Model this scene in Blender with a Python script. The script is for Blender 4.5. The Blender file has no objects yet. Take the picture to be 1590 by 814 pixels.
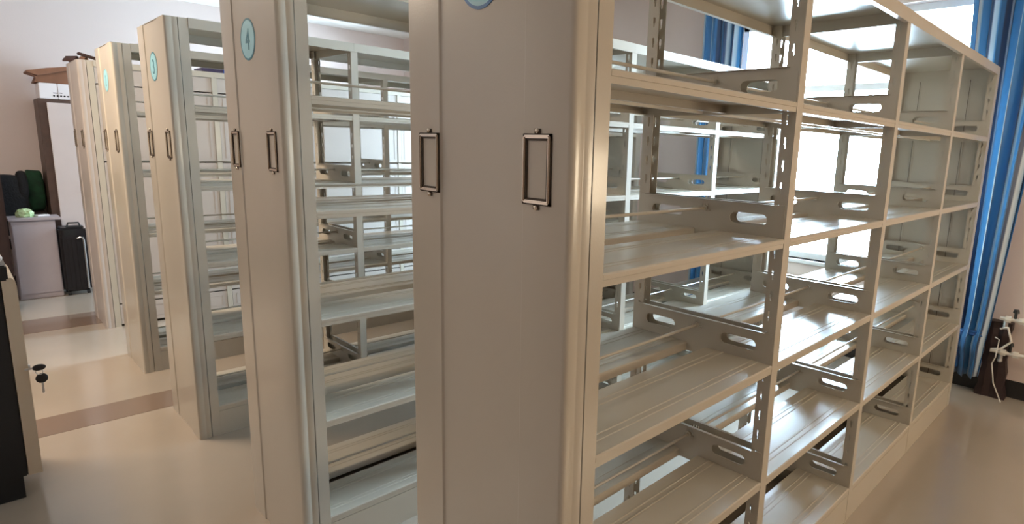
import bpy, bmesh, math, random
from mathutils import Vector, Matrix
random.seed(7)
SC = bpy.context.scene
COL = SC.collection

# ------------------------------------------------------------------ camera
# metres; x runs along the shelf rows towards the window wall, y from the nearest row to the back wall
cam_d = bpy.data.cameras.new('camera')
cam = bpy.data.objects.new('camera', cam_d); COL.objects.link(cam)
SC.camera = cam
CX, CY, CZ = -0.7637, -0.7415, 1.5538
YAW, PITCH, ROLL, FPX = 0.76077, -0.18333, 0.03218, 927.56
fw = Vector((math.cos(PITCH)*math.cos(YAW), math.cos(PITCH)*math.sin(YAW), math.sin(PITCH)))
rt = fw.cross(Vector((0, 0, 1))).normalized(); up = rt.cross(fw)
rr = math.cos(ROLL)*rt + math.sin(ROLL)*up
uu = -math.sin(ROLL)*rt + math.cos(ROLL)*up
bk = -fw
cam.matrix_world = Matrix(((rr.x, uu.x, bk.x, CX), (rr.y, uu.y, bk.y, CY), (rr.z, uu.z, bk.z, CZ), (0, 0, 0, 1)))
cam_d.sensor_width = 36.0
cam_d.lens = FPX/1590*36.0
cam_d.shift_x = -96.13/1590
cam_d.shift_y = -3.2/1590
cam_d.clip_start = 0.02

# ------------------------------------------------------------------ daylight, added fill lamps, exposure
W = 4.05          # window wall
YB = 7.40         # back wall
XL = -4.0         # wall behind the camera
YN = -3.0         # near side wall
ZC = 3.05         # ceiling
WIN = [(0.12, 1.98, 0.72, 2.64), (4.30, 5.35, 0.35, 2.64), (5.85, 6.80, 0.35, 2.64)]  # last two windows are added unseen to feed blue daylight into far aisles

world = bpy.data.worlds.new('daylight'); SC.world = world
world.use_nodes = True
bg = world.node_tree.nodes['Background']
bg.inputs['Color'].default_value = (0.60, 0.80, 1.0, 1)
bg.inputs['Strength'].default_value = 76.0

for k, (y0, y1, z0, z1) in enumerate(WIN):      # portals only steer the sampling of the sky
    ld = bpy.data.lights.new('window_portal', 'AREA'); ld.shape = 'RECTANGLE'
    ld.size = z1-z0; ld.size_y = y1-y0
    ld.cycles.is_portal = True
    lo = bpy.data.objects.new('window_portal', ld); COL.objects.link(lo)
    lo.location = (W+0.22, (y0+y1)/2, (z0+z1)/2)
    lo.rotation_euler = (0, math.radians(90), 0)

def ceiling_fill_light(x, y, power, color, sx=1.2, sy=0.3):
    ld = bpy.data.lights.new('ceiling_fill_light', 'AREA'); ld.shape = 'RECTANGLE'
    ld.size = sx; ld.size_y = sy; ld.energy = power; ld.color = color
    lo = bpy.data.objects.new('ceiling_fill_light', ld); COL.objects.link(lo)
    lo.location = (x, y, ZC-0.09)
WARM = (1.0, 0.81, 0.62)
FILL_LAMPS = [(-1.15, 3.8, 102, WARM), (0.7, -1.8, 21, (1.0, 0.80, 0.56))]  # fill added out of frame to warm panel fronts and shelf plates
for a in FILL_LAMPS: ceiling_fill_light(*a)
# warm fill added out of frame on the near side wall, lights side faces
WALL_FILL_X = [2.9]
for x in WALL_FILL_X:
    ld = bpy.data.lights.new('wall_fill_light', 'AREA'); ld.shape = 'RECTANGLE'
    ld.size = 1.2; ld.size_y = 0.5; ld.energy = 45; ld.color = (1.0, 0.82, 0.58)
    lo = bpy.data.objects.new('wall_fill_light', ld); COL.objects.link(lo)
    lo.location = (x, YN+.13, 1.3); lo.rotation_euler = (math.radians(90), 0, 0)

SC.view_settings.view_transform = 'Standard'
SC.view_settings.look = 'None'
SC.view_settings.exposure = 0.0
SC.view_settings.gamma = 1.0
SC.view_settings.use_curve_mapping = False
SC.cycles.use_denoising = True
SC.cycles.max_bounces = 10
SC.cycles.diffuse_bounces = 6
SC.cycles.sample_clamp_indirect = 8.0

# ------------------------------------------------------------------ helpers
def srgb(r, g, b):
    f = lambda c: (c/255/12.92) if c/255 <= 0.04045 else ((c/255+0.055)/1.055)**2.4
    return (f(r), f(g), f(b), 1)

def mat(name, col, rough=0.5, metal=0.0, spec=0.5, coat=0.0, var=0.0, scale=8.0, bump=0.0, col2=None, bscale=60.0, rvar=0.0):
    m = bpy.data.materials.new(name); m.use_nodes = True
    nt = m.node_tree; b = nt.nodes['Principled BSDF']
    b.inputs['Base Color'].default_value = col
    b.inputs['Roughness'].default_value = rough
    b.inputs['Metallic'].default_value = metal
    b.inputs['Specular IOR Level'].default_value = spec
    b.inputs['Coat Weight'].default_value = coat
    b.inputs['Coat Roughness'].default_value = 0.12
    tc = nt.nodes.new('ShaderNodeTexCoord')
    if var > 0 or col2 or rvar > 0:
        n = nt.nodes.new('ShaderNodeTexNoise'); n.inputs['Scale'].default_value = scale; n.inputs['Detail'].default_value = 5
        nt.links.new(tc.outputs['Object'], n.inputs['Vector'])
        if var > 0 or col2:
            r = nt.nodes.new('ShaderNodeValToRGB'); r.color_ramp.elements[0].position = 0.35; r.color_ramp.elements[1].position = 0.65
            r.color_ramp.elements[0].color = col
            r.color_ramp.elements[1].color = col2 if col2 else tuple([min(1, c*(1-var)) for c in col[:3]]+[1])
            nt.links.new(n.outputs['Fac'], r.inputs['Fac']); nt.links.new(r.outputs['Color'], b.inputs['Base Color'])
        if rvar > 0:
            mr = nt.nodes.new('ShaderNodeMapRange')
            mr.inputs['To Min'].default_value = rough-rvar; mr.inputs['To Max'].default_value = rough+rvar
            nt.links.new(n.outputs['Fac'], mr.inputs['Value']); nt.links.new(mr.outputs['Result'], b.inputs['Roughness'])
    if bump > 0:
        n2 = nt.nodes.new('ShaderNodeTexNoise'); n2.inputs['Scale'].default_value = bscale; n2.inputs['Detail'].default_value = 3
        bp = nt.nodes.new('ShaderNodeBump'); bp.inputs['Strength'].default_value = bump; bp.inputs['Distance'].default_value = 0.01
        nt.links.new(tc.outputs['Object'], n2.inputs['Vector']); nt.links.new(n2.outputs['Fac'], bp.inputs['Height'])
        nt.links.new(bp.outputs['Normal'], b.inputs['Normal'])
    return m

M = {}
M['steel'] = mat('beige_enamelled_steel', srgb(186, 178, 163), 0.28, spec=0.5, coat=0.25, var=0.04, scale=3, bump=0.03, bscale=220)
M['steel_cab'] = mat('pale_grey_enamelled_steel', srgb(184, 174, 166), 0.36, var=0.03, scale=3)
M['seam'] = mat('dark_seam', srgb(70, 60, 50), 0.7, var=0.1)
M['chrome'] = mat('chrome', srgb(215, 205, 190), 0.16, metal=1.0, var=0.05, scale=30)
M['badge_face'] = mat('badge_pale_blue', srgb(150, 205, 218), 0.4, var=0.03)
M['badge_ink'] = mat('badge_teal', srgb(30, 118, 140), 0.4, var=0.05)
M['badge_glare'] = mat('badge_glare_blue', srgb(112, 172, 184), 0.4, var=0.05)  # paler than the teal ink, puts the glare on the badge into its colour
M['badge_rim_blue'] = mat('badge_strong_blue', srgb(20, 105, 165), 0.4, var=0.05)
M['wall'] = mat('off_white_wall_paint', srgb(210, 193, 185), 0.85, var=0.02, scale=1.5, bump=0.05)
M['ceiling'] = mat('white_ceiling_paint', srgb(228, 224, 218), 0.9, var=0.02)
M['base'] = mat('black_skirting', srgb(28, 26, 26), 0.3, var=0.1)
M['alu'] = mat('white_window_aluminium', srgb(225, 225, 225), 0.4, var=0.03)
M['black'] = mat('black_enamel', srgb(14, 16, 19), 0.5, var=0.15)
M['black_fabric'] = mat('black_fabric', srgb(20, 17, 18), 0.9, var=0.3, scale=20, bump=0.3)
M['green_fabric'] = mat('dark_green_fabric', srgb(18, 66, 38), 0.8, var=0.5, scale=12, bump=0.4)
M['brown'] = mat('dark_brown_wood', srgb(88, 66, 56), 0.45, var=0.25, scale=14)
M['darkbrown'] = mat('very_dark_wood', srgb(46, 28, 28), 0.5, var=0.3, scale=10)
M['whitedoor'] = mat('pale_door_laminate', srgb(205, 190, 184), 0.45, var=0.03)
M['greycab'] = mat('pale_grey_laminate', srgb(176, 166, 170), 0.5, var=0.04)
M['cream'] = mat('cream_laminate', srgb(190, 172, 148), 0.5, var=0.04)
M['white_plastic'] = mat('white_plastic', srgb(228, 222, 222), 0.4, var=0.02)
M['card'] = mat('brown_cardboard', srgb(136, 92, 66), 0.8, var=0.15, scale=10)
M['paper_dark'] = mat('dark_brown_paper', srgb(74, 50, 44), 0.8, var=0.2, scale=15)
M['silver'] = mat('brushed_silver', srgb(190, 190, 190), 0.3, metal=0.9, var=0.1, scale=25)
M['suit'] = mat('black_ribbed_shell', srgb(26, 22, 26), 0.4, var=0.15)
M['pale_green'] = mat('pale_green_wrapper', srgb(196, 214, 168), 0.5, col2=srgb(150, 176, 120), scale=25, bump=0.3)
M['blue_card'] = mat('blue_card', srgb(58, 88, 168), 0.45, var=0.1)
M['purple_card'] = mat('dark_violet_card', srgb(62, 52, 84), 0.5, var=0.1)
M['paint_pipe'] = mat('white_painted_pipe', srgb(222, 216, 206), 0.4, var=0.1, scale=20)
M['rubber'] = mat('black_rubber', srgb(18, 18, 18), 0.6, var=0.1)
M['key_black'] = mat('black_key_plastic', srgb(22, 20, 20), 0.4, var=0.1)

def floor_mat(name, c1, c2, rough):
    m = mat(name, c1, rough, spec=0.5, coat=0.5, col2=c2, scale=1.3, rvar=0.05)
    return m
M['floor'] = floor_mat('polished_beige_floor', srgb(170, 157, 142), srgb(162, 150, 136), 0.2)
M['floor_band'] = floor_mat('brown_floor_strip', srgb(128, 108, 94), srgb(122, 104, 90), 0.24)

def glass_mat():
    m = bpy.data.materials.new('window_glass'); m.use_nodes = True
    nt = m.node_tree; nt.nodes.clear()
    o = nt.nodes.new('ShaderNodeOutputMaterial'); mx = nt.nodes.new('ShaderNodeMixShader')
    t = nt.nodes.new('ShaderNodeBsdfTransparent'); g = nt.nodes.new('ShaderNodeBsdfGlossy'); fr = nt.nodes.new('ShaderNodeFresnel')
    t.inputs['Color'].default_value = (0.96, 0.98, 0.98, 1); g.inputs['Roughness'].default_value = 0.02
    fr.inputs['IOR'].default_value = 1.45
    nt.links.new(fr.outputs[0], mx.inputs[0]); nt.links.new(t.outputs[0], mx.inputs[1]); nt.links.new(g.outputs[0], mx.inputs[2])
    nt.links.new(mx.outputs[0], o.inputs['Surface'])
    return m
M['glass'] = glass_mat()

def curtain_mat():
    m = mat('blue_striped_shaded_satin', srgb(28, 92, 168), 0.42, spec=0.5)
    nt = m.node_tree; b = nt.nodes['Principled BSDF']
    uv = nt.nodes.new('ShaderNodeUVMap'); sep = nt.nodes.new('ShaderNodeSeparateXYZ')
    nt.links.new(uv.outputs['UV'], sep.inputs[0])
    mm = nt.nodes.new('ShaderNodeMath'); mm.operation = 'FRACT'
    sc_ = nt.nodes.new('ShaderNodeMath'); sc_.operation = 'MULTIPLY'; sc_.inputs[1].default_value = 1/0.155
    nt.links.new(sep.outputs['X'], sc_.inputs[0]); nt.links.new(sc_.outputs[0], mm.inputs[0])
    r = nt.nodes.new('ShaderNodeValToRGB'); e = r.color_ramp.elements
    e[0].position = 0.0; e[0].color = srgb(28, 92, 142)
    e[1].position = 0.52; e[1].color = srgb(44, 112, 164)
    for p, c in ((0.57, srgb(150, 176, 196)), (0.72, srgb(178, 192, 206)), (0.77, srgb(20, 50, 88)), (0.92, srgb(16, 40, 74)), (0.96, srgb(28, 92, 142))):  # pale fabric stripes, widened for fold highlights; navy bands paint in fold shade
        k = e.new(p); k.color = c
    nt.links.new(mm.outputs[0], r.inputs['Fac']); nt.links.new(r.outputs['Color'], b.inputs['Base Color'])
    b.inputs['Sheen Weight'].default_value = 0.3
    return m
M['curtain'] = curtain_mat()
M['blue_cloth'] = mat('plain_blue_satin', srgb(32, 88, 150), 0.45, var=0.3, scale=18, bump=0.4, bscale=25)

class MB:
    """collects shapes into one mesh"""
    def __init__(s): s.v = []; s.f = []; s.mi = []
    def add(s, vs, fs, mi=0):
        o = len(s.v); s.v += [tuple(v) for v in vs]; s.f += [tuple(o+i for i in f) for f in fs]; s.mi += [mi]*len(fs)
    def box(s, x0, y0, z0, x1, y1, z1, mi=0, b=0.0):
        if b <= 0:
            vs = [(x, y, z) for x in (x0, x1) for y in (y0, y1) for z in (z0, z1)]
            s.add(vs, [(0, 1, 3, 2), (4, 6, 7, 5), (0, 4, 5, 1), (2, 3, 7, 6), (0, 2, 6, 4), (1, 5, 7, 3)], mi); return
        bm = bmesh.new(); bmesh.ops.create_cube(bm, size=1)
        for v in bm.verts: v.co = Vector(((x0+x1)/2+v.co.x*(x1-x0), (y0+y1)/2+v.co.y*(y1-y0), (z0+z1)/2+v.co.z*(z1-z0)))
        bmesh.ops.bevel(bm, geom=bm.edges[:], offset=b, segments=2, affect='EDGES')
        s.bm(bm, mi)
    def bm(s, bm, mi=0):
        bm.verts.index_update()
        s.add([v.co[:] for v in bm.verts], [[v.index for v in f.verts] for f in bm.faces], mi); bm.free()
    def prism(s, pts, axis, a, b, mi=0):
        """closed polygon pts extruded along an axis from a to b"""
        n = len(pts)
        def mk(p, t):
            return {'x': (t, p[0], p[1]), 'y': (p[0], t, p[1]), 'z': (p[0], p[1], t)}[axis]
        vs = [mk(p, a) for p in pts]+[mk(p, b) for p in pts]
        s.add(vs, [(i, (i+1) % n, n+(i+1) % n, n+i) for i in range(n)]+[tuple(range(n))[::-1], tuple(range(n, 2*n))], mi)
    def tube(s, pts, r, n=10, mi=0, cap=True):
        pts = [Vector(p) for p in pts]; rs = r if isinstance(r, (list, tuple)) else [r]*len(pts)
        vs = []; fs = []; ref = None
        for i, p in enumerate(pts):
            d = (pts[min(i+1, len(pts)-1)]-pts[max(i-1, 0)]).normalized()
            if ref is None:
                ref = d.cross(Vector((0, 0, 1)) if abs(d.z) < 0.9 else Vector((1, 0, 0))).normalized()
            a = (ref-d*ref.dot(d)).normalized(); ref = a; bb = d.cross(a)
            for k in range(n):
                t = 2*math.pi*k/n; vs.append(p+rs[i]*(math.cos(t)*a+math.sin(t)*bb))
        for i in range(len(pts)-1):
            for k in range(n):
                fs.append((i*n+k, i*n+(k+1) % n, (i+1)*n+(k+1) % n, (i+1)*n+k))
        if cap:
            fs.append(tuple(range(n))[::-1]); fs.append(tuple(range((len(pts)-1)*n, len(pts)*n)))
        s.add(vs, fs, mi)
    def ball(s, c, r, mi=0, sx=1, sy=1, sz=1, seg=12):
        bm = bmesh.new(); bmesh.ops.create_uvsphere(bm, u_segments=seg, v_segments=seg//2, radius=r)
        for v in bm.verts: v.co = Vector((c[0]+v.co.x*sx, c[1]+v.co.y*sy, c[2]+v.co.z*sz))
        s.bm(bm, mi)
    def mesh(s, name, mats, smooth=False):
        me = bpy.data.meshes.new(name); me.from_pydata(s.v, [], s.f)
        for m in (mats if isinstance(mats, (list, tuple)) else [mats]): me.materials.append(m)
        me.polygons.foreach_set('material_index', s.mi)
        bm = bmesh.new(); bm.from_mesh(me); bmesh.ops.recalc_face_normals(bm, faces=bm.faces[:]); bm.to_mesh(me); bm.free()
        if smooth:
            me.polygons.foreach_set('use_smooth', [True]*len(me.polygons))
            try: me.set_sharp_from_angle(angle=math.radians(35))
            except Exception: pass
        me.update(); return me

def put(name, me, parent=None, loc=(0, 0, 0), rot=(0, 0, 0), label=None):
    o = bpy.data.objects.new(name, me); COL.objects.link(o)
    o.parent = parent; o.location = loc; o.rotation_euler = rot
    if label: o['label'] = label
    return o
def thing(name, label, cat, loc=(0, 0, 0), group=None):
    o = bpy.data.objects.new(name, None); COL.objects.link(o); o.location = loc
    o.empty_display_size = 0.1
    o['label'] = label; o['category'] = cat
    if group: o['group'] = group
    return o
def tag(o, label, cat, group=None):
    o['label'] = label; o['category'] = cat
    if group: o['group'] = group
    return o
def struct(name, me, parent=None):
    o = put(name, me, parent)
    if parent is None: o['kind'] = 'structure'
    return o

# ------------------------------------------------------------------ the room
mb = MB(); mb.box(XL-.2, YN-.2, -.12, W+.25, YB+.2, 0)
floor = struct('floor', mb.mesh('floor', M['floor']))
for ya, yb in ((3.20, 3.47), (5.40, 5.86)):     # darker brown strips across the floor
    mb = MB(); mb.box(XL, ya, -.01, W, yb, .0012); put('floor_strip', mb.mesh('floor_strip', M['floor_band']), floor)
mb = MB(); mb.box(XL-.2, YN-.2, ZC, W+.25, YB+.2, ZC+.12)
struct('ceiling', mb.mesh('ceiling', M['ceiling']))
mb = MB(); mb.box(XL-.2, YB, 0, W+.25, YB+.2, ZC); struct('wall_back', mb.mesh('wall_back', M['wall']))
mb = MB(); mb.box(XL-.2, YN-.2, 0, W+.25, YN, ZC); struct('wall_front', mb.mesh('wall_front', M['wall']))
mb = MB(); mb.box(XL-.2, YN, 0, XL, YB, ZC); struct('wall_left', mb.mesh('wall_left', M['wall']))
mb = MB()
ws = sorted(WIN); y = YN
for (y0, y1, z0, z1) in ws:
    mb.box(W, y, 0, W+.25, y0, ZC); mb.box(W, y0, 0, W+.25, y1, z0); mb.box(W, y0, z1, W+.25, y1, ZC); y = y1
mb.box(W, y, 0, W+.25, YB, ZC)
struct('wall_right', mb.mesh('wall_right', M['wall']))
mb = MB(); mb.box(W-.015, YN, 0, W, YB, .118, b=.004); struct('baseboard_right', mb.mesh('baseboard_right', M['base']))
mb = MB(); mb.box(XL, YB-.015, 0, W-.015, YB, .118, b=.004); struct('baseboard_back', mb.mesh('baseboard_back', M['base']))

def window(idx, y0, y1, z0, z1):
    mb = MB(); x0, x1 = W+.08, W+.14; t = .05
    mb.box(x0, y0, z0, x1, y0+t, z1); mb.box(x0, y1-t, z0, x1, y1, z1)
    mb.box(x0, y0, z0, x1, y1, z0+t); mb.box(x0, y0, z1-t, x1, y1, z1)
    r = struct('window_%d' % idx, mb.mesh('window', M['alu']))
    zt = z1-.55; ym = (y0+y1)/2
    mb = MB(); mb.box(x0, y0+t, zt-.025, x1, y1-t, zt+.025); put('transom', mb.mesh('transom', M['alu']), r)
    mb = MB(); mb.box(x0, ym-.03, z0+t, x1, ym+.03, zt-.025); put('mullion', mb.mesh('mullion', M['alu']), r)
    for a, b_, c, d in ((y0+t, ym-.03, z0+t, zt-.025), (ym+.03, y1-t, z0+t, zt-.025), (y0+t, y1-t, zt+.025, z1-t)):
        mb = MB(); mb.box(W+.108, a, c, W+.112, b_, d); put('pane', mb.mesh('pane', M['glass']), r)
    mb = MB(); mb.box(W-.03, y0-.03, z0-.03, W+.08, y1+.03, z0, b=.006)
    put('sill', mb.mesh('sill', M['alu']), r)
for i, wv in enumerate(WIN): window(i+1, *wv)  # first is the visible window, the others are the added daylight sources

# unseen housings for the added ceiling fill (the light itself is set with the lights at the top)
for i, (x, y, p, c) in enumerate(FILL_LAMPS):
    t = thing('ceiling_fill_lamp', ['added unseen fill lamp over the aisle beside the end panels', 'added unseen fill lamp in front of the nearest shelf row'][i], 'lamp', (x, y, ZC), 'added fill lamps')
    mb = MB(); mb.box(-.63, -.16, -.07, .63, .16, 0, b=.01); put('fill_lamp_housing', mb.mesh('fill_lamp_housing', M['alu']), t)

for i, x in enumerate(WALL_FILL_X):
    t = thing('wall_fill_lamp', 'wide added unseen fill lamp facing the long side of the nearest shelf row', 'lamp', (x, YN, 1.3))  # housing of the added wall fill, out of frame
    mb = MB(); mb.box(-.63, 0, -.28, .63, .12, .28, b=.01); put('fill_lamp_housing', mb.mesh('fill_lamp_housing', M['alu']), t)

# ------------------------------------------------------------------ double-sided shelf rows
D = 0.5335; H = 2.10; PITCHX = 0.8791
XK = [0.079]+[0.0354+PITCHX*k for k in range(1, 5)]
LEV = [0.160, 0.548, 0.932, 1.317, 1.702]
TW = 0.020      # half width of an upright

def stadium(cx, cz, L, h, n=7):
    r = h/2; pts = []
    for k in range(n+1):
        a = -math.pi/2+math.pi*k/n; pts.append((cx+L/2-r+r*math.cos(a), cz+r*math.sin(a)))
    for k in range(n+1):
        a = math.pi/2+math.pi*k/n; pts.append((cx-L/2+r+r*math.cos(a), cz+r*math.sin(a)))
    return pts

def holed_sheet(mb, outer, holes, x, t, mi=0):
    """sheet in the y-z plane with holes, thickness t"""
    bm = bmesh.new(); edges = []
    for loop in [outer]+holes:
        vs = [bm.verts.new((x, p[0], p[1])) for p in loop]
        for i in range(len(vs)): edges.append(bm.edges.new((vs[i], vs[(i+1) % len(vs)])))
    bmesh.ops.triangle_fill(bm, use_beauty=True, use_dissolve=False, edges=edges)
    res = bmesh.ops.extrude_face_region(bm, geom=bm.faces[:])
    for g in res['geom']:
        if isinstance(g, bmesh.types.BMVert): g.co.x += t
    mb.bm(bm, mi)

def upright_mesh():
    """folded channel: smooth outer face, two webs with rows of hook slots"""
    mb = MB(); dep = .042; t = .0016; p = .0635; sh = .030; sw = .009; z0 = .05
    mb.box(-TW, 0, 0, TW, t, H)
    for s in (-1, 1):
        xa = s*TW; xb = s*(TW-t); lo, hi = min(xa, xb), max(xa, xb)
        c = .024
        mb.box(lo, t, 0, hi, c-sw/2, H); mb.box(lo, c+sw/2, 0, hi, dep, H)
        z = 0; k = 0
        while True:
            a = z0+k*p
            if a+sh > H-.04: mb.box(lo, c-sw/2, z, hi, c+sw/2, H); break
            mb.box(lo, c-sw/2, z, hi, c+sw/2, a)
            # keyhole: narrow waist below the wide slot
            mb.box(lo, c-sw/2, a, hi, c-sw/2+.0025, a+.011); mb.box(lo, c+sw/2-.0025, a, hi, c+sw/2, a+.011)
            z = a+sh; k += 1
    return mb.mesh('upright', M['steel'])

def board_mesh(L):
    t = .0014; w = .232
    top = [(0, -.013), (0, -.003), (.003, 0)]
    for c in (.046, .066, .166, .186):
        top += [(c-.004, 0), (c-.002, .0014), (c+.002, .0014), (c+.004, 0)]
    top += [(w-.003, 0), (w, -.003), (w, -.027), (w-.012, -.027), (w-.012, -.0255), (w-t, -.0255), (w-t, -.004), (t, -.004), (t, -.012),
            (.003, -.014), (.003, -.025), (.015, -.025), (.015, -.027), (.0012, -.027), (.0012, -.014)]
    mb = MB(); mb.prism(top, 'x', 0, L)
    return mb.mesh('shelf_board', M['steel'])

def plate_mesh():
    """end plate of a shelf level, oval slots, folded top edge"""
    mb = MB(); y0, y1 = .006, D-.006
    outer = [(y0, -.028), (y1, -.028), (y1, .096), (y0+.0, .096)]
    holes = [stadium(.119, .048, .122, .034), stadium(D-.119, .048, .122, .034)]
    for dy in (-.010, .0, .010): holes.append([(D/2+dy-.002, .070), (D/2+dy+.002, .070), (D/2+dy+.002, .082), (D/2+dy-.002, .082)])
    holed_sheet(mb, outer, holes, -.0007, .0014)
    mb.box(-.0007, .03, .0946, .011, D-.03, .096)
    mb.box(.0007, D/2-.018, .060, .006, D/2+.018, .064)
    return mb.mesh('side_plate', M['steel'])

def rod_mesh(L):
    mb = MB(); mb.tube([(0, 0, 0), (L, 0, 0)], .0048, 8)
    for x in (.004, L-.004): mb.tube([(x-.004, 0, 0), (x+.004, 0, 0)], .009, 10)
    return mb.mesh('retaining_rod', M['steel'], True)

def canopy_mesh(x0, x1):
    L = x1-x0; t = .0015; mb = MB(); z1 = H+.003; o = -.003; h = .046
    mb.box(0, o, z1-t, L, D-o, z1)
    for ya, yb in ((o, o+t), (D-o-t, D-o)): mb.box(0, ya, z1-h, L, yb, z1-t)
    mb.box(0, o+t, z1-h, L, o+.018, z1-h+t); mb.box(0, D-o-.018, z1-h, L, D-o-t, z1-h+t)
    for xa in (.001, L-.003): mb.box(xa, .02, z1-h, xa+.002, D-.02, z1-t)
    return mb.mesh('top_panel', M['steel'])

def plinth_mesh(L):
    mb = MB(); mb.box(0, 0, 0, L, .0016, .131); mb.box(0, .0016, .1295, L, .014, .131); mb.box(0, .0016, 0, L, .014, .0016)
    return mb.mesh('plinth', M['steel'])

def end_panel_mesh():
    r = .011; T = .0555; pts = [(T, 0), (.036, 0), (.034, .0007), (.031, .0007), (.029, 0)]
    for k in range(6):
        a = math.pi/2*k/5; pts.append((r-r*math.sin(a), r-r*math.cos(a)))
    pts += [(0, .126), (.004, .131), (.004, .402), (0, .407)]
    for k in range(6):
        a = math.pi/2*k/5; pts.append((r-r*math.cos(a), D-r+r*math.sin(a)))
    pts += [(.029, D), (.031, D-.0007), (.034, D-.0007), (.036, D), (T, D), (T, D-.0015), (.003+.0045, D-.003), (.0075, .003), (T, .0015)]
    mb = MB(); mb.prism(pts, 'z', 0, H-.002)
    mb.box(.001, .001, H-.002, T, D-.001, H)
    # lock-seam strip between panel and first upright
    return mb.mesh('end_panel', M['steel'], True)
def far_panel_mesh():
    mb = MB(); mb.box(0, 0, 0, .0015, D, H); mb.box(.0015, 0, 0, .026, .0015, H); mb.box(.0015, D-.0015, 0, .026, D, H)
    mb.box(.0015, 0, H-.0015, .026, D, H)
    for yy in (.131, D-.131):
        mb.box(-.003, yy-.004, .06, 0, yy+.004, H-.06); mb.box(-.0034, yy+.004, .06, 0, yy+.0065, H-.06, mi=1)
    return mb.mesh('end_panel', [M['steel'], M['seam']])

def holder_mesh():
    """label holder: bevelled frame on three sides, two screws; origin at its centre, facing -x"""
    mb = MB(); w = .0395; h = .066; bw = .010
    def bar(y0, z0, y1, z1, x=-.0062, mi=0, bv=.0022):
        mb.box(x, y0, z0, 0, y1, z1, mi=mi, b=bv)
    def frame(o, t, x, mi, bv):
        bar(-w+o, -h+o, -w+o+t, h-o, x, mi, bv); bar(w-o-t, -h+o, w-o, h-o, x, mi, bv)
        bar(-w+o, -h+o, w-o, -h+o+t, x, mi, bv); bar(-w+o, h-o-t, w-o, h-o, x, mi, bv)
    frame(0, .013, -.0026, 1, .0008); frame(.0026, .0062, -.0066, 0, .0024)
    for s in (-1, 1):
        mb.box(-.002, -.009, min(s*h, s*(h+.009)), 0, .009, max(s*h, s*(h+.009)), mi=1, b=.0008)
        mb.ball((-.003, 0, s*(h+.005)), .0052, sx=.7)
    # inner retaining lips
    mb.box(-.003, -w+bw, -h+bw, -.001, -w+bw+.0025, h-bw, mi=1); mb.box(-.003, w-bw-.0025, -h+bw, -.001, w-bw, h-bw, mi=1)
    mb.box(-.003, -w+bw, -h+bw, -.001, w-bw, -h+bw+.0025, mi=1); mb.box(-.003, -w+bw, h-bw-.0025, -.001, w-bw, h-bw, mi=1)
    return mb.mesh('label_holder', [M['chrome'], M['seam']], True)

def badge_mesh(ch, rim, ink):
    mb = MB(); n = 48; R = .069; ri = .0625
    def ring(r, x): return [(x, r*math.cos(2*math.pi*k/n), r*math.sin(2*math.pi*k/n)) for k in range(n)]
    a = ring(R, 0); b = ring(R, -.0014); c = ring(ri, -.0014)
    vs = a+b+c
    mb.add(vs, [(k, (k+1) % n, n+(k+1) % n, n+k) for k in range(n)]+[(n+k, n+(k+1) % n, 2*n+(k+1) % n, 2*n+k) for k in range(n)], 1)
    mb.add(ring(ri, -.0014), [tuple(range(n))], 0)
    cu = bpy.data.curves.new('digit', 'FONT'); cu.body = ch; cu.size = .100; cu.align_x = 'CENTER'; cu.align_y = 'CENTER'
    cu.extrude = .0004; cu.offset = 0.0
    to = bpy.data.objects.new('digit', cu); COL.objects.link(to); bpy.context.view_layer.update()
    me = bpy.data.meshes.new_from_object(to.evaluated_get(bpy.context.evaluated_depsgraph_get()))
    xs = [v.co.x for v in me.vertices]; ys = [v.co.y for v in me.vertices]
    ox, oy = (min(xs)+max(xs))/2, (min(ys)+max(ys))/2
    mb.add([(-.0019-v.co.z, -(v.co.x-ox)*.8, v.co.y-oy) for v in me.vertices], [tuple(p.vertices) for p in me.polygons], 2)
    bpy.data.objects.remove(to); bpy.data.meshes.remove(me)
    return mb.mesh('number_badge', [M['badge_face'], rim, ink])

UP = upright_mesh(); PL = plate_mesh(); EP = end_panel_mesh(); FP = far_panel_mesh(); HO = holder_mesh()
bays = [(XK[k]+TW, XK[k+1]-TW) for k in range(4)]
BOARD = [board_mesh(b-a-.002) for a, b in bays]; ROD = [rod_mesh(b-a-.004) for a, b in bays]; PLN = [plinth_mesh(b-a-.001) for a, b in bays]
cx0 = [XK[0]+TW+.001, XK[1], XK[2], XK[3]]; cx1 = [XK[1], XK[2], XK[3], XK[4]+TW]
CAN = [canopy_mesh(cx0[k]+.0003, cx1[k]-.0003) for k in range(4)]

def frame_parts(t, panel=None):
    """end panels and uprights common to every row; parts hang under the Empty at the row's near corner"""
    ep = put('end_panel', panel or EP, t)
    put('end_panel', FP, t, (XK[4]+TW+.0005, 0, 0))
    for yy in (.087, .446):
        put('label_holder', HO, ep, (0.0 if yy < .126 else 0.0, yy, 1.514))
    for x in XK:
        put('upright', UP, t, (x, 0, 0)); put('upright', UP, t, (x, D, 0), (0, 0, math.pi))
    return ep

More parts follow.
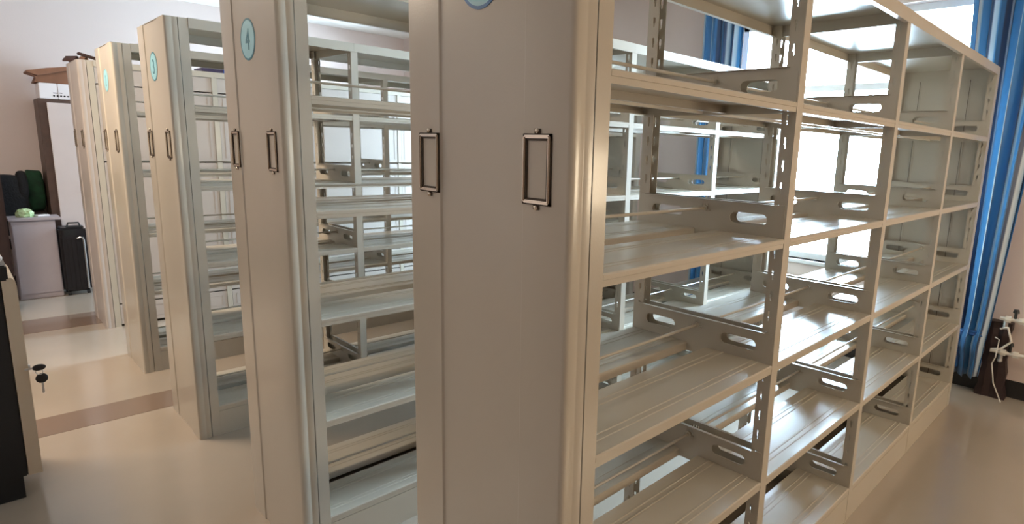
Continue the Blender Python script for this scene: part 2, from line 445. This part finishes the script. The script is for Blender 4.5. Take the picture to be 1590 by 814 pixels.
def shelf_row(y, num, label, rim, ink=None):
    t = thing('library_bookshelf', label, 'bookshelf', (0, y, 0), 'double-sided bookshelf rows')
    ep = frame_parts(t)
    put('number_badge', badge_mesh(num, rim, ink or M['badge_ink']), ep, (.004, D/2-.001, 1.889), label='round blue badge reading %s' % num)
    for k, (a, b) in enumerate(bays):
        put('top_panel', CAN[k], t, (cx0[k]+.0003, 0, 0))
        put('plinth', PLN[k], t, (a+.0005, .001, 0)); put('plinth', PLN[k], t, (b-.0005, D-.001, 0), (0, 0, math.pi))
        for z in LEV:
            put('shelf_board', BOARD[k], t, (a+.001, 0.0, z)); put('shelf_board', BOARD[k], t, (b-.001, D, z), (0, 0, math.pi))
            put('side_plate', PL, t, (a+.0008, 0, z)); put('side_plate', PL, t, (b-.0008, D, z), (0, 0, math.pi))
            put('retaining_rod', ROD[k], t, (a+.002, D/2, z+.067))
    return t

YR = [0.0, 1.302, 2.630, 3.875, 5.187]
shelf_row(YR[0], '5', 'nearest beige steel bookshelf row, wide end panel with two chrome label holders', M['badge_rim_blue'])
shelf_row(YR[1], '4', 'beige steel bookshelf row directly behind the nearest row, blue badge 4 on its panel', M['badge_ink'])
shelf_row(YR[2], '3', 'middle beige steel bookshelf row with a greyish side face and blue badge 3', M['badge_ink'])
shelf_row(YR[3], '2', 'beige bookshelf row with badge 2 paled by painted glare, next to the closed row', M['badge_glare'], M['badge_glare'])

# row 1: the same frame closed with door panels
t = thing('closed_bookcase', 'farthest grey steel row closed with door panels, brown papers on top', 'bookcase', (0, YR[4], 0))
EP1 = EP.copy(); EP1.materials[0] = M['steel_cab']
frame_parts(t, EP1)
def door_panel_mesh(L, h):
    mb = MB(); mb.box(0, 0, 0, L, .014, h, b=.002); e = .035
    for a, b_, c, d in ((e, e, L-e, e+.004), (e, h-e-.004, L-e, h-e), (e, e, e+.004, h-e), (L-e-.004, e, L-e, h-e)):
        mb.box(a, -.002, b_, c, 0, d)
    return mb.mesh('door_panel', M['steel_cab'])
for k, (a, b) in enumerate(bays):
    put('top_panel', CAN[k], t, (cx0[k]+.0003, 0, 0))
    L = b-a-.004
    for z0, z1 in ((0.02, .185), (.195, 1.335), (1.345, 1.925)):
        me = door_panel_mesh(L, z1-z0) if (z1-z0) > .1 else None
        put('door_panel', me, t, (a+.002, .004, z0))
    mb = MB(); mb.box(0, 0, 0, L, .012, .12); hd = mb.mesh('header_panel', M['steel_cab']); put('header_panel', hd, t, (a+.002, .006, 1.935))
    mb = MB(); mb.box(0, 0, 0, L, .003, 2.03); put('back_panel', mb.mesh('back_panel', M['steel_cab']), t, (a+.002, D-.012, .02))

# ------------------------------------------------------------------ things lying on the rows
t = thing('blue_file_box', 'flat blue box lying on top of the farthest closed row', 'box', (.84, 5.22, H+.004))
mb = MB(); mb.box(0.16, 0, 0, .40, .24, .042, b=.003); put('box_body', mb.mesh('box_body', M['blue_card']), t)
mb = MB(); mb.prism([(0.0, .008), (.16, 0), (.16, .042), (.0, .034)], 'y', 0, .24); put('end_flap', mb.mesh('end_flap', M['purple_card']), t)

def folded_paper(name, label, loc, rz, w, d, h, m, tilt=0.0):
    mb = MB(); n = 6; top = []; bot = []
    for i in range(n+1):
        x = -w/2+w*i/n; z = h*(.25+.75*math.sin(math.pi*i/n)**2)+.006*math.sin(i*2.1)
        top.append((x, z+.012)); bot.append((x, z))
    mb.prism(bot+top[::-1], 'y', -d/2, d/2)
    o = put(name, mb.mesh(name, m), None, loc, (0, tilt, rz)); tag(o, label, 'paper', 'brown papers on top of the closed row')
    return o
folded_paper('folded_paper', 'small dark folded paper at the left end of the closed row top', (.030, 5.64, H+.004), .5, .055, .12, .045, M['paper_dark'])
folded_paper('folded_paper', 'brown folded card in the middle of the papers on the closed row', (.10, 5.60, H+.004), .2, .055, .10, .05, M['card'])
mb = MB(); mb.box(-.09, -.03, 0, .09, .03, .018, b=.004)
o = put('paper_roll', mb.mesh('paper_roll', M['paper_dark']), None, (.130, 5.44, H+.036), (0, .26, 0)); tag(o, 'tilted dark brown stick lying across the papers on the closed row', 'paper roll')

# ------------------------------------------------------------------ back-left corner
# tall cabinet with a pale door and a dark brown side
t = thing('tall_cabinet', 'tall brown cabinet with a pale door in the far left corner', 'cabinet', (-.09, 6.98, 0))
mb = MB(); mb.box(0, .02, 0, .60, .38, 1.87, b=.004); put('cabinet_body', mb.mesh('cabinet_body', M['brown']), t)
mb = MB(); mb.box(.062, 0, .06, .55, .018, 1.835, b=.003); dr = put('door', mb.mesh('door', M['whitedoor']), t, label='pale pinkish white door')
mb = MB(); mb.tube([(.52, -.004, .95), (.52, -.03, .96), (.52, -.03, 1.08), (.52, -.004, 1.09)], .006, 8); put('handle', mb.mesh('handle', M['silver'], True), dr)
t = thing('white_storage_box', 'white box with a row of dark round holes on the tall cabinet', 'box', (-.07, 6.99, 1.871))
mb = MB(); mb.box(0, 0, 0, .135, .30, .145, b=.004); mb.box(.137, 0, 0, .30, .30, .145, b=.004)
put('box_body', mb.mesh('box_body', M['white_plastic']), t)
mb = MB()
for k in range(7):
    x = .105+.026*k; n = 12
    mb.tube([(x, -.0015, .03), (x, .002, .03)], .008, 12)
mb.box(.10, -.0012, .052, .135, .002, .060); mb.box(.148, -.0012, .054, .156, .002, .062); mb.box(.160, -.0012, .054, .168, .002, .062)
put('port_row', mb.mesh('port_row', M['black']), t)
t = thing('brown_carton', 'open brown cardboard carton on top of the white box', 'carton', (-.10, 7.0, 2.018))
mb = MB(); mb.prism([(.005, 0), (.38, 0), (.38, .16), (.03, .060)], 'y', 0, .3); put('carton_body', mb.mesh('carton_body', M['card']), t)
mb = MB(); mb.prism([(-.045, .085), (.03, .060), (.38, .165), (.38, .185), (.10, .135), (-.045, .098)], 'y', -.05, .27); put('flap', mb.mesh('flap', M['card']), t)
mb = MB(); mb.prism([(-.05, .074), (.03, .046), (.03, .0), (.022, 0), (.012, .045)], 'y', -.04, -.03); put('flap', mb.mesh('flap', M['card']), t)

# low pale cabinet with an overhanging top
t = thing('low_cabinet', 'low pale grey cabinet with an overhanging top in the far left corner', 'cabinet', (-.425, 6.70, 0))
mb = MB(); mb.box(.012, .01, 0, .325, .265, .738, b=.004); put('cabinet_body', mb.mesh('cabinet_body', M['greycab']), t)
mb = MB(); mb.box(0, -.012, .74, .37, .272, .765, b=.004); put('cabinet_top', mb.mesh('cabinet_top', M['greycab']), t)
mb = MB(); mb.box(.02, 0, .05, .318, .012, .70, b=.002); put('door', mb.mesh('door', M['greycab']), t)

# crumpled snack bag
bm = bmesh.new(); bmesh.ops.create_icosphere(bm, subdivisions=3, radius=1)
for v in bm.verts:
    n = .85+.3*random.random(); v.co = Vector((v.co.x*.066*n, v.co.y*.05*n, max(-.5, v.co.z)*.052*n+.026))
mb = MB(); mb.bm(bm)
o = put('crumpled_bag', mb.mesh('crumpled_bag', M['pale_green']), None, (-.30, 6.82, .766)); tag(o, 'crumpled pale green plastic bag on the low grey cabinet', 'bag')
mb = MB(); mb.box(-.05, -.04, 0, .05, .04, .012, b=.003)
o = put('white_packet', mb.mesh('white_packet', M['white_plastic']), None, (-.18, 6.86, .766), (0, 0, .4)); tag(o, 'flat white packet beside the crumpled green bag', 'packet')

# black rucksack and green bag behind the low cabinet
def lump(cx_, cy_, cz_, sx, sy, sz, pw=.6, jit=.04, seed=1):
    rnd = random.Random(seed); bm = bmesh.new(); bmesh.ops.create_icosphere(bm, subdivisions=4, radius=1)
    for v in bm.verts:
        c = v.co; f = lambda a: math.copysign(abs(a)**pw, a)
        w = 1+jit*(math.sin(5*c.x+seed)+math.sin(7*c.z+2*seed))
        v.co = Vector((cx_+f(c.x)*sx*w, cy_+f(c.y)*sy*w, cz_+f(c.z)*sz*w))
    return bm
t = thing('black_chair', 'black padded chair standing behind the low grey cabinet', 'chair', (-.42, 7.02, 0))
mb = MB(); mb.bm(lump(-.02, .055, .86, .20, .045, .29, .4, .01, 2)); mb.bm(lump(.145, .055, 1.04, .045, .045, .14, .6, .02, 1)); put('backrest', mb.mesh('backrest', M['black_fabric'], True), t)
mb = MB(); mb.bm(lump(0, .24, .46, .20, .12, .045, .5, .01, 3)); put('seat', mb.mesh('seat', M['black_fabric'], True), t)
for sx in (-.17, .17):
    for sy in (.12, .33):
        mb = MB(); mb.tube([(sx, sy, .43), (sx, sy, 0)], .012, 8); put('leg', mb.mesh('leg', M['black'], True), t)
mb = MB(); mb.bm(lump(0, 0, .20, .070, .09, .20, .5, .03, 4))
o = put('green_bag', mb.mesh('green_bag', M['green_fabric'], True), None, (-.170, 7.28, .78)); tag(o, 'dark green fabric bag between black chair and tall cabinet', 'bag')
t2 = thing('wooden_stool', 'dark wooden stool carrying the green bag behind the low cabinet', 'stool', (-.165, 7.26, 0))
mb = MB(); mb.box(-.05, -.14, .745, .05, .14, .775, b=.004); put('seat', mb.mesh('seat', M['darkbrown']), t2)
for sx in (-.038, .038):
    for sy in (-.12, .12):
        mb = MB(); mb.box(sx-.01, sy-.01, 0, sx+.01, sy+.01, .745); put('leg', mb.mesh('leg', M['darkbrown']), t2)

# suitcase
t = thing('black_suitcase', 'black ribbed suitcase with silver pull bar beside the low grey cabinet', 'suitcase', (-.088, 6.66, 0))
mb = MB(); mb.box(0, 0, .035, .205, .24, .66, b=.02)
for k in range(5): mb.box(.018+.034*k, -.005, .06, .034+.034*k, .003, .56, b=.002)
put('suitcase_shell', mb.mesh('suitcase_shell', M['suit'], True), t)
mb = MB(); mb.tube([(.128, -.012, .555), (.150, -.02, .565), (.170, -.02, .56), (.176, -.018, .53), (.176, -.018, .06)], .009, 8); put('pull_bar', mb.mesh('pull_bar', M['silver'], True), t)
mb = MB(); mb.box(.03, -.006, .585, .12, .003, .645, b=.004); put('name_tag', mb.mesh('name_tag', M['rubber']), t)
mb = MB(); mb.box(.06, .02, .661, .19, .10, .668); mb.tube([(.07, .06, .665), (.08, .06, .70), (.16, .06, .70), (.17, .06, .665)], .008, 8); put('top_handle', mb.mesh('top_handle', M['rubber'], True), t)
for sx in (.03, .175):
    for sy in (.03, .21):
        mb = MB(); mb.tube([(sx-.012, sy, .02), (sx+.012, sy, .02)], .02, 12); mb.box(sx-.01, sy-.01, .02, sx+.01, sy+.01, .045); put('wheel', mb.mesh('wheel', M['rubber']), t)

# dark wardrobe cut by the left edge of the frame
t = thing('dark_wardrobe', 'dark brown wardrobe side cut off by the left edge of the photo', 'wardrobe', (-1.30, 6.2, 0))
mb = MB(); mb.box(0, 0, 0, .845, .5, 1.38, b=.004); put('cabinet_body', mb.mesh('cabinet_body', M['darkbrown']), t)
for k in range(2):
    mb = MB(); mb.box(.01+.415*k, -.016, .05, .41+.42*k, -.001, 1.35, b=.003); dd = put('door', mb.mesh('door', M['darkbrown']), t)
    mb = MB(); mb.tube([(.38+.07*k, -.03, .65), (.38+.07*k, -.03, .80)], .005, 8); put('handle', mb.mesh('handle', M['silver'], True), dd)

# black cabinet with an open cream door, keys in its lock
t = thing('black_cabinet', 'black cabinet with a cream door edge at the left edge of the photo', 'cabinet', (-1.35, 2.55, 0))
mb = MB(); mb.box(0, 0, .10, .688, .42, .955, b=.004); mb.box(0, .01, 0, .672, .40, .10); put('cabinet_body', mb.mesh('cabinet_body', M['black']), t)
mb = MB(); mb.box(-.01, -.012, .957, .712, .43, 1.02, b=.006); put('cabinet_top', mb.mesh('cabinet_top', M['black']), t)
prof = [(.690, 0.10), (.735, .10), (.735, .93), (.732, .95), (.722, .965), (.706, .968), (.690, .955)]
mb = MB(); mb.prism(prof, 'y', .0, .40); put('door', mb.mesh('door', M['cream']), t, label='cream door panel')
mb = MB(); mb.tube([(.735, .03, .572), (.742, .03, .572)], .010, 14); put('lock', mb.mesh('lock', M['silver'], True), t)
k_ = thing('key_pair', 'two black-headed keys, one in the cream door lock and one hanging', 'keys', (-.628, 2.535, .574))
mb = MB(); mb.box(0, -.0015, -.004, .03, .0015, .004); put('key_blade', mb.mesh('key_blade', M['silver']), k_)
mb = MB(); mb.ball((.045, 0, 0), .02, sy=.22, sx=1.15, sz=.72); put('key_head', mb.mesh('key_head', M['key_black'], True), k_)
mb = MB(); mb.tube([(.045+.012*math.cos(a), 0, -.018+.014*math.sin(a)) for a in [2*math.pi*i/14 for i in range(15)]], .0014, 6); put('key_ring', mb.mesh('key_ring', M['silver'], True), k_)
mb = MB(); mb.ball((.05, .004, -.05), .021, sy=.22, sz=1.05); put('key_head', mb.mesh('key_head', M['key_black'], True), k_)
mb = MB(); mb.box(.046, .0025, -.115, .054, .0055, -.065); put('key_blade', mb.mesh('key_blade', M['silver']), k_)
mb = MB(); mb.ball((0, 0, .022), .026, sz=.85, sx=1.1)
o = put('white_cup', mb.mesh('white_cup', M['white_plastic'], True), None, (-.672, 2.60, 1.021)); tag(o, 'small rounded white cup on the edge of the black cabinet top', 'cup')

# ------------------------------------------------------------------ curtains
def curtain(y0, y1, z0, z1, nf, amp, gather, label, xc=W-.15, pinch=None, shift=0.0):
    """pleated cloth hung in the y direction; gather = width factor at the hem"""
    rows, cols = 40, nf*14; pts = []; yc = (y0+y1)/2
    verts = []; uvs = []
    for j in range(rows+1):
        v = j/rows; z = z1+(z0-z1)*v
        g = 1+(gather-1)*v
        off = 0
        if pinch:
            g *= 1-pinch[1]*math.exp(-((z-pinch[0])/.12)**2)
            off = -pinch[2]*math.exp(-((z-pinch[0]-.02)/.09)**2)
        arc = 0; px = py = None
        for i in range(cols+1):
            u = i/cols; ph = u*nf*2*math.pi
            aa = amp*(.75+.35*math.sin(3.1*u+1.3))*(1-.15*v)
            yy = yc+shift*v+(u-.5)*(y1-y0)*g+.012*math.sin(ph*2+.5*v)
            xx = xc+aa*math.sin(ph+.5*math.sin(2.5*v+u*4))+off*math.sin(math.pi*u)
            verts.append((xx, yy, z+.006*math.sin(ph)*(1 if j == rows else 0)))
            uvs.append((u*(y1-y0)*1.9, v))
    fs = []
    for j in range(rows):
        for i in range(cols):
            a = j*(cols+1)+i; fs.append((a, a+1, a+cols+2, a+cols+1))
    me = bpy.data.meshes.new('curtain'); me.from_pydata(verts, [], fs); me.materials.append(M['curtain'])
    ul = me.uv_layers.new(name='UVMap')
    for lp in me.loops: ul.data[lp.index].uv = uvs[lp.vertex_index]
    me.polygons.foreach_set('use_smooth', [True]*len(me.polygons))
    o = put('curtain', me); so = o.modifiers.new('thickness', 'SOLIDIFY'); so.thickness = .002
    tag(o, label, 'curtain', 'blue window curtains')
    return o
rc = curtain(-.25, .26, .125, 2.80, 4, .046, .42, 'blue striped curtain at the right of the window, hem near the pipes', pinch=(.34, .05, .08), shift=.01)
curtain(1.86, 2.24, .125, 2.80, 4, .034, .9, 'blue striped curtain at the left of the window, seen through the shelves')
mb = MB(); mb.bm(lump(W-.165, .055, .37, .035, .062, .085, .8, .10, 5)); mb.bm(lump(W-.175, .005, .43, .020, .075, .022, .8, .12, 2)); mb.bm(lump(W-.16, .075, .25, .03, .045, .08, .8, .12, 3))
put('cloth_bunch', mb.mesh('cloth_bunch', M['blue_cloth'], True), rc)
t = thing('curtain_rail', 'white curtain rail above the window', 'curtain rail', (W-.15, 1.05, 2.815))
mb = MB(); mb.tube([(0, -1.35, 0), (0, 1.3, 0)], .012, 10); put('rail', mb.mesh('rail', M['alu'], True), t)
for yy in (-1.2, 0, 1.15):
    mb = MB(); mb.box(-.006, yy-.01, -.006, .15, yy+.01, .006); put('bracket', mb.mesh('bracket', M['alu']), t)

# ------------------------------------------------------------------ heating pipes and wooden post by the curtain
t = thing('wooden_post', 'dark brown wooden post standing on the floor below the curtain', 'post', (W-.075, -.155, 0))
mb = MB(); rows_ = []
for i in range(13):                                # weathered, slightly flared stump of timber
    z = .52*i/12; k = 1+.30*(1-i/12)**3
    a = .062*k+.006*math.sin(2.3*i); b_ = .066*k+.006*math.sin(1.7*i+1); f_ = -.004-.018*k+.004*math.sin(3.1*i)
    rows_.append([(f_, -b_, z), (f_-.006, -b_*.4, z), (f_+.003, 0, z), (f_-.005, a*.5, z), (f_, a, z), (.058, a, z), (.058, -b_, z)])
n = 7; vs = [p for rw in rows_ for p in rw]
fs = [(i*n+k, i*n+(k+1) % n, (i+1)*n+(k+1) % n, (i+1)*n+k) for i in range(12) for k in range(n)]+[tuple(range(n))[::-1], tuple(range(12*n, 13*n))]
mb.add(vs, fs)
put('post_board', mb.mesh('post_board', M['darkbrown']), t)
def pipe(z, ya, yb, label):
    t = thing('heating_pipe', label, 'pipe', (W-.13, 0, z), 'heating pipes at the window wall')
    mb = MB(); mb.tube([(0, ya, 0), (0, yb, -.01)], .0135, 12); put('pipe_run', mb.mesh('pipe_run', M['paint_pipe'], True), t)
    for yy in (-.20, -.27):
        mb = MB(); mb.tube([(0, yy-.015, 0), (0, yy+.015, 0)], .022, 8); put('coupling', mb.mesh('coupling', M['paint_pipe'], True), t)
    mb = MB(); mb.tube([(0, -.235, 0), (0, -.235, .055)], .009, 8); mb.tube([(0, -.235, .05), (0, -.235, .072)], [.019, .014], 10); put('valve', mb.mesh('valve', M['rubber'], True), t)
    mb = MB(); mb.tube([(0, -.19, -.01), (-.005, -.19, -.05)], .014, 8); mb.ball((-.005, -.19, -.055), .016); put('drain_tap', mb.mesh('drain_tap', M['silver'], True), t)
    for yy in (-.36, -.9):
        mb = MB(); mb.box(.0, yy-.008, -.006, .129, yy+.008, .006); put('pipe_clamp', mb.mesh('pipe_clamp', M['silver']), t)
pipe(.555, -.155, -2.4, 'upper white painted heating pipe beside the blue curtain')
pipe(.33, -.13, -2.4, 'lower white painted heating pipe beside the blue curtain')
mb = MB(); mb.tube([(0, -.20, .49), (-.01, -.24, .51), (-.012, -.27, .42), (0, -.22, .36), (.0, -.17, .345)], .007, 8)
o = put('valve_hose', mb.mesh('valve_hose', M['paint_pipe'], True), None, (W-.16, .03, 0)); tag(o, 'short bent hose joining the two white heating pipes', 'hose')
mb = MB(); mb.tube([(0, -.15, .43), (-.01, -.175, .42), (-.008, -.17, .30), (0, -.155, .25), (0, -.18, .12), (0, -.235, .004)], .0035, 6)
o = put('thin_cable', mb.mesh('thin_cable', M['paint_pipe'], True), None, (W-.165, 0, 0)); tag(o, 'thin pale cable hanging down over the dark wooden post', 'cable')
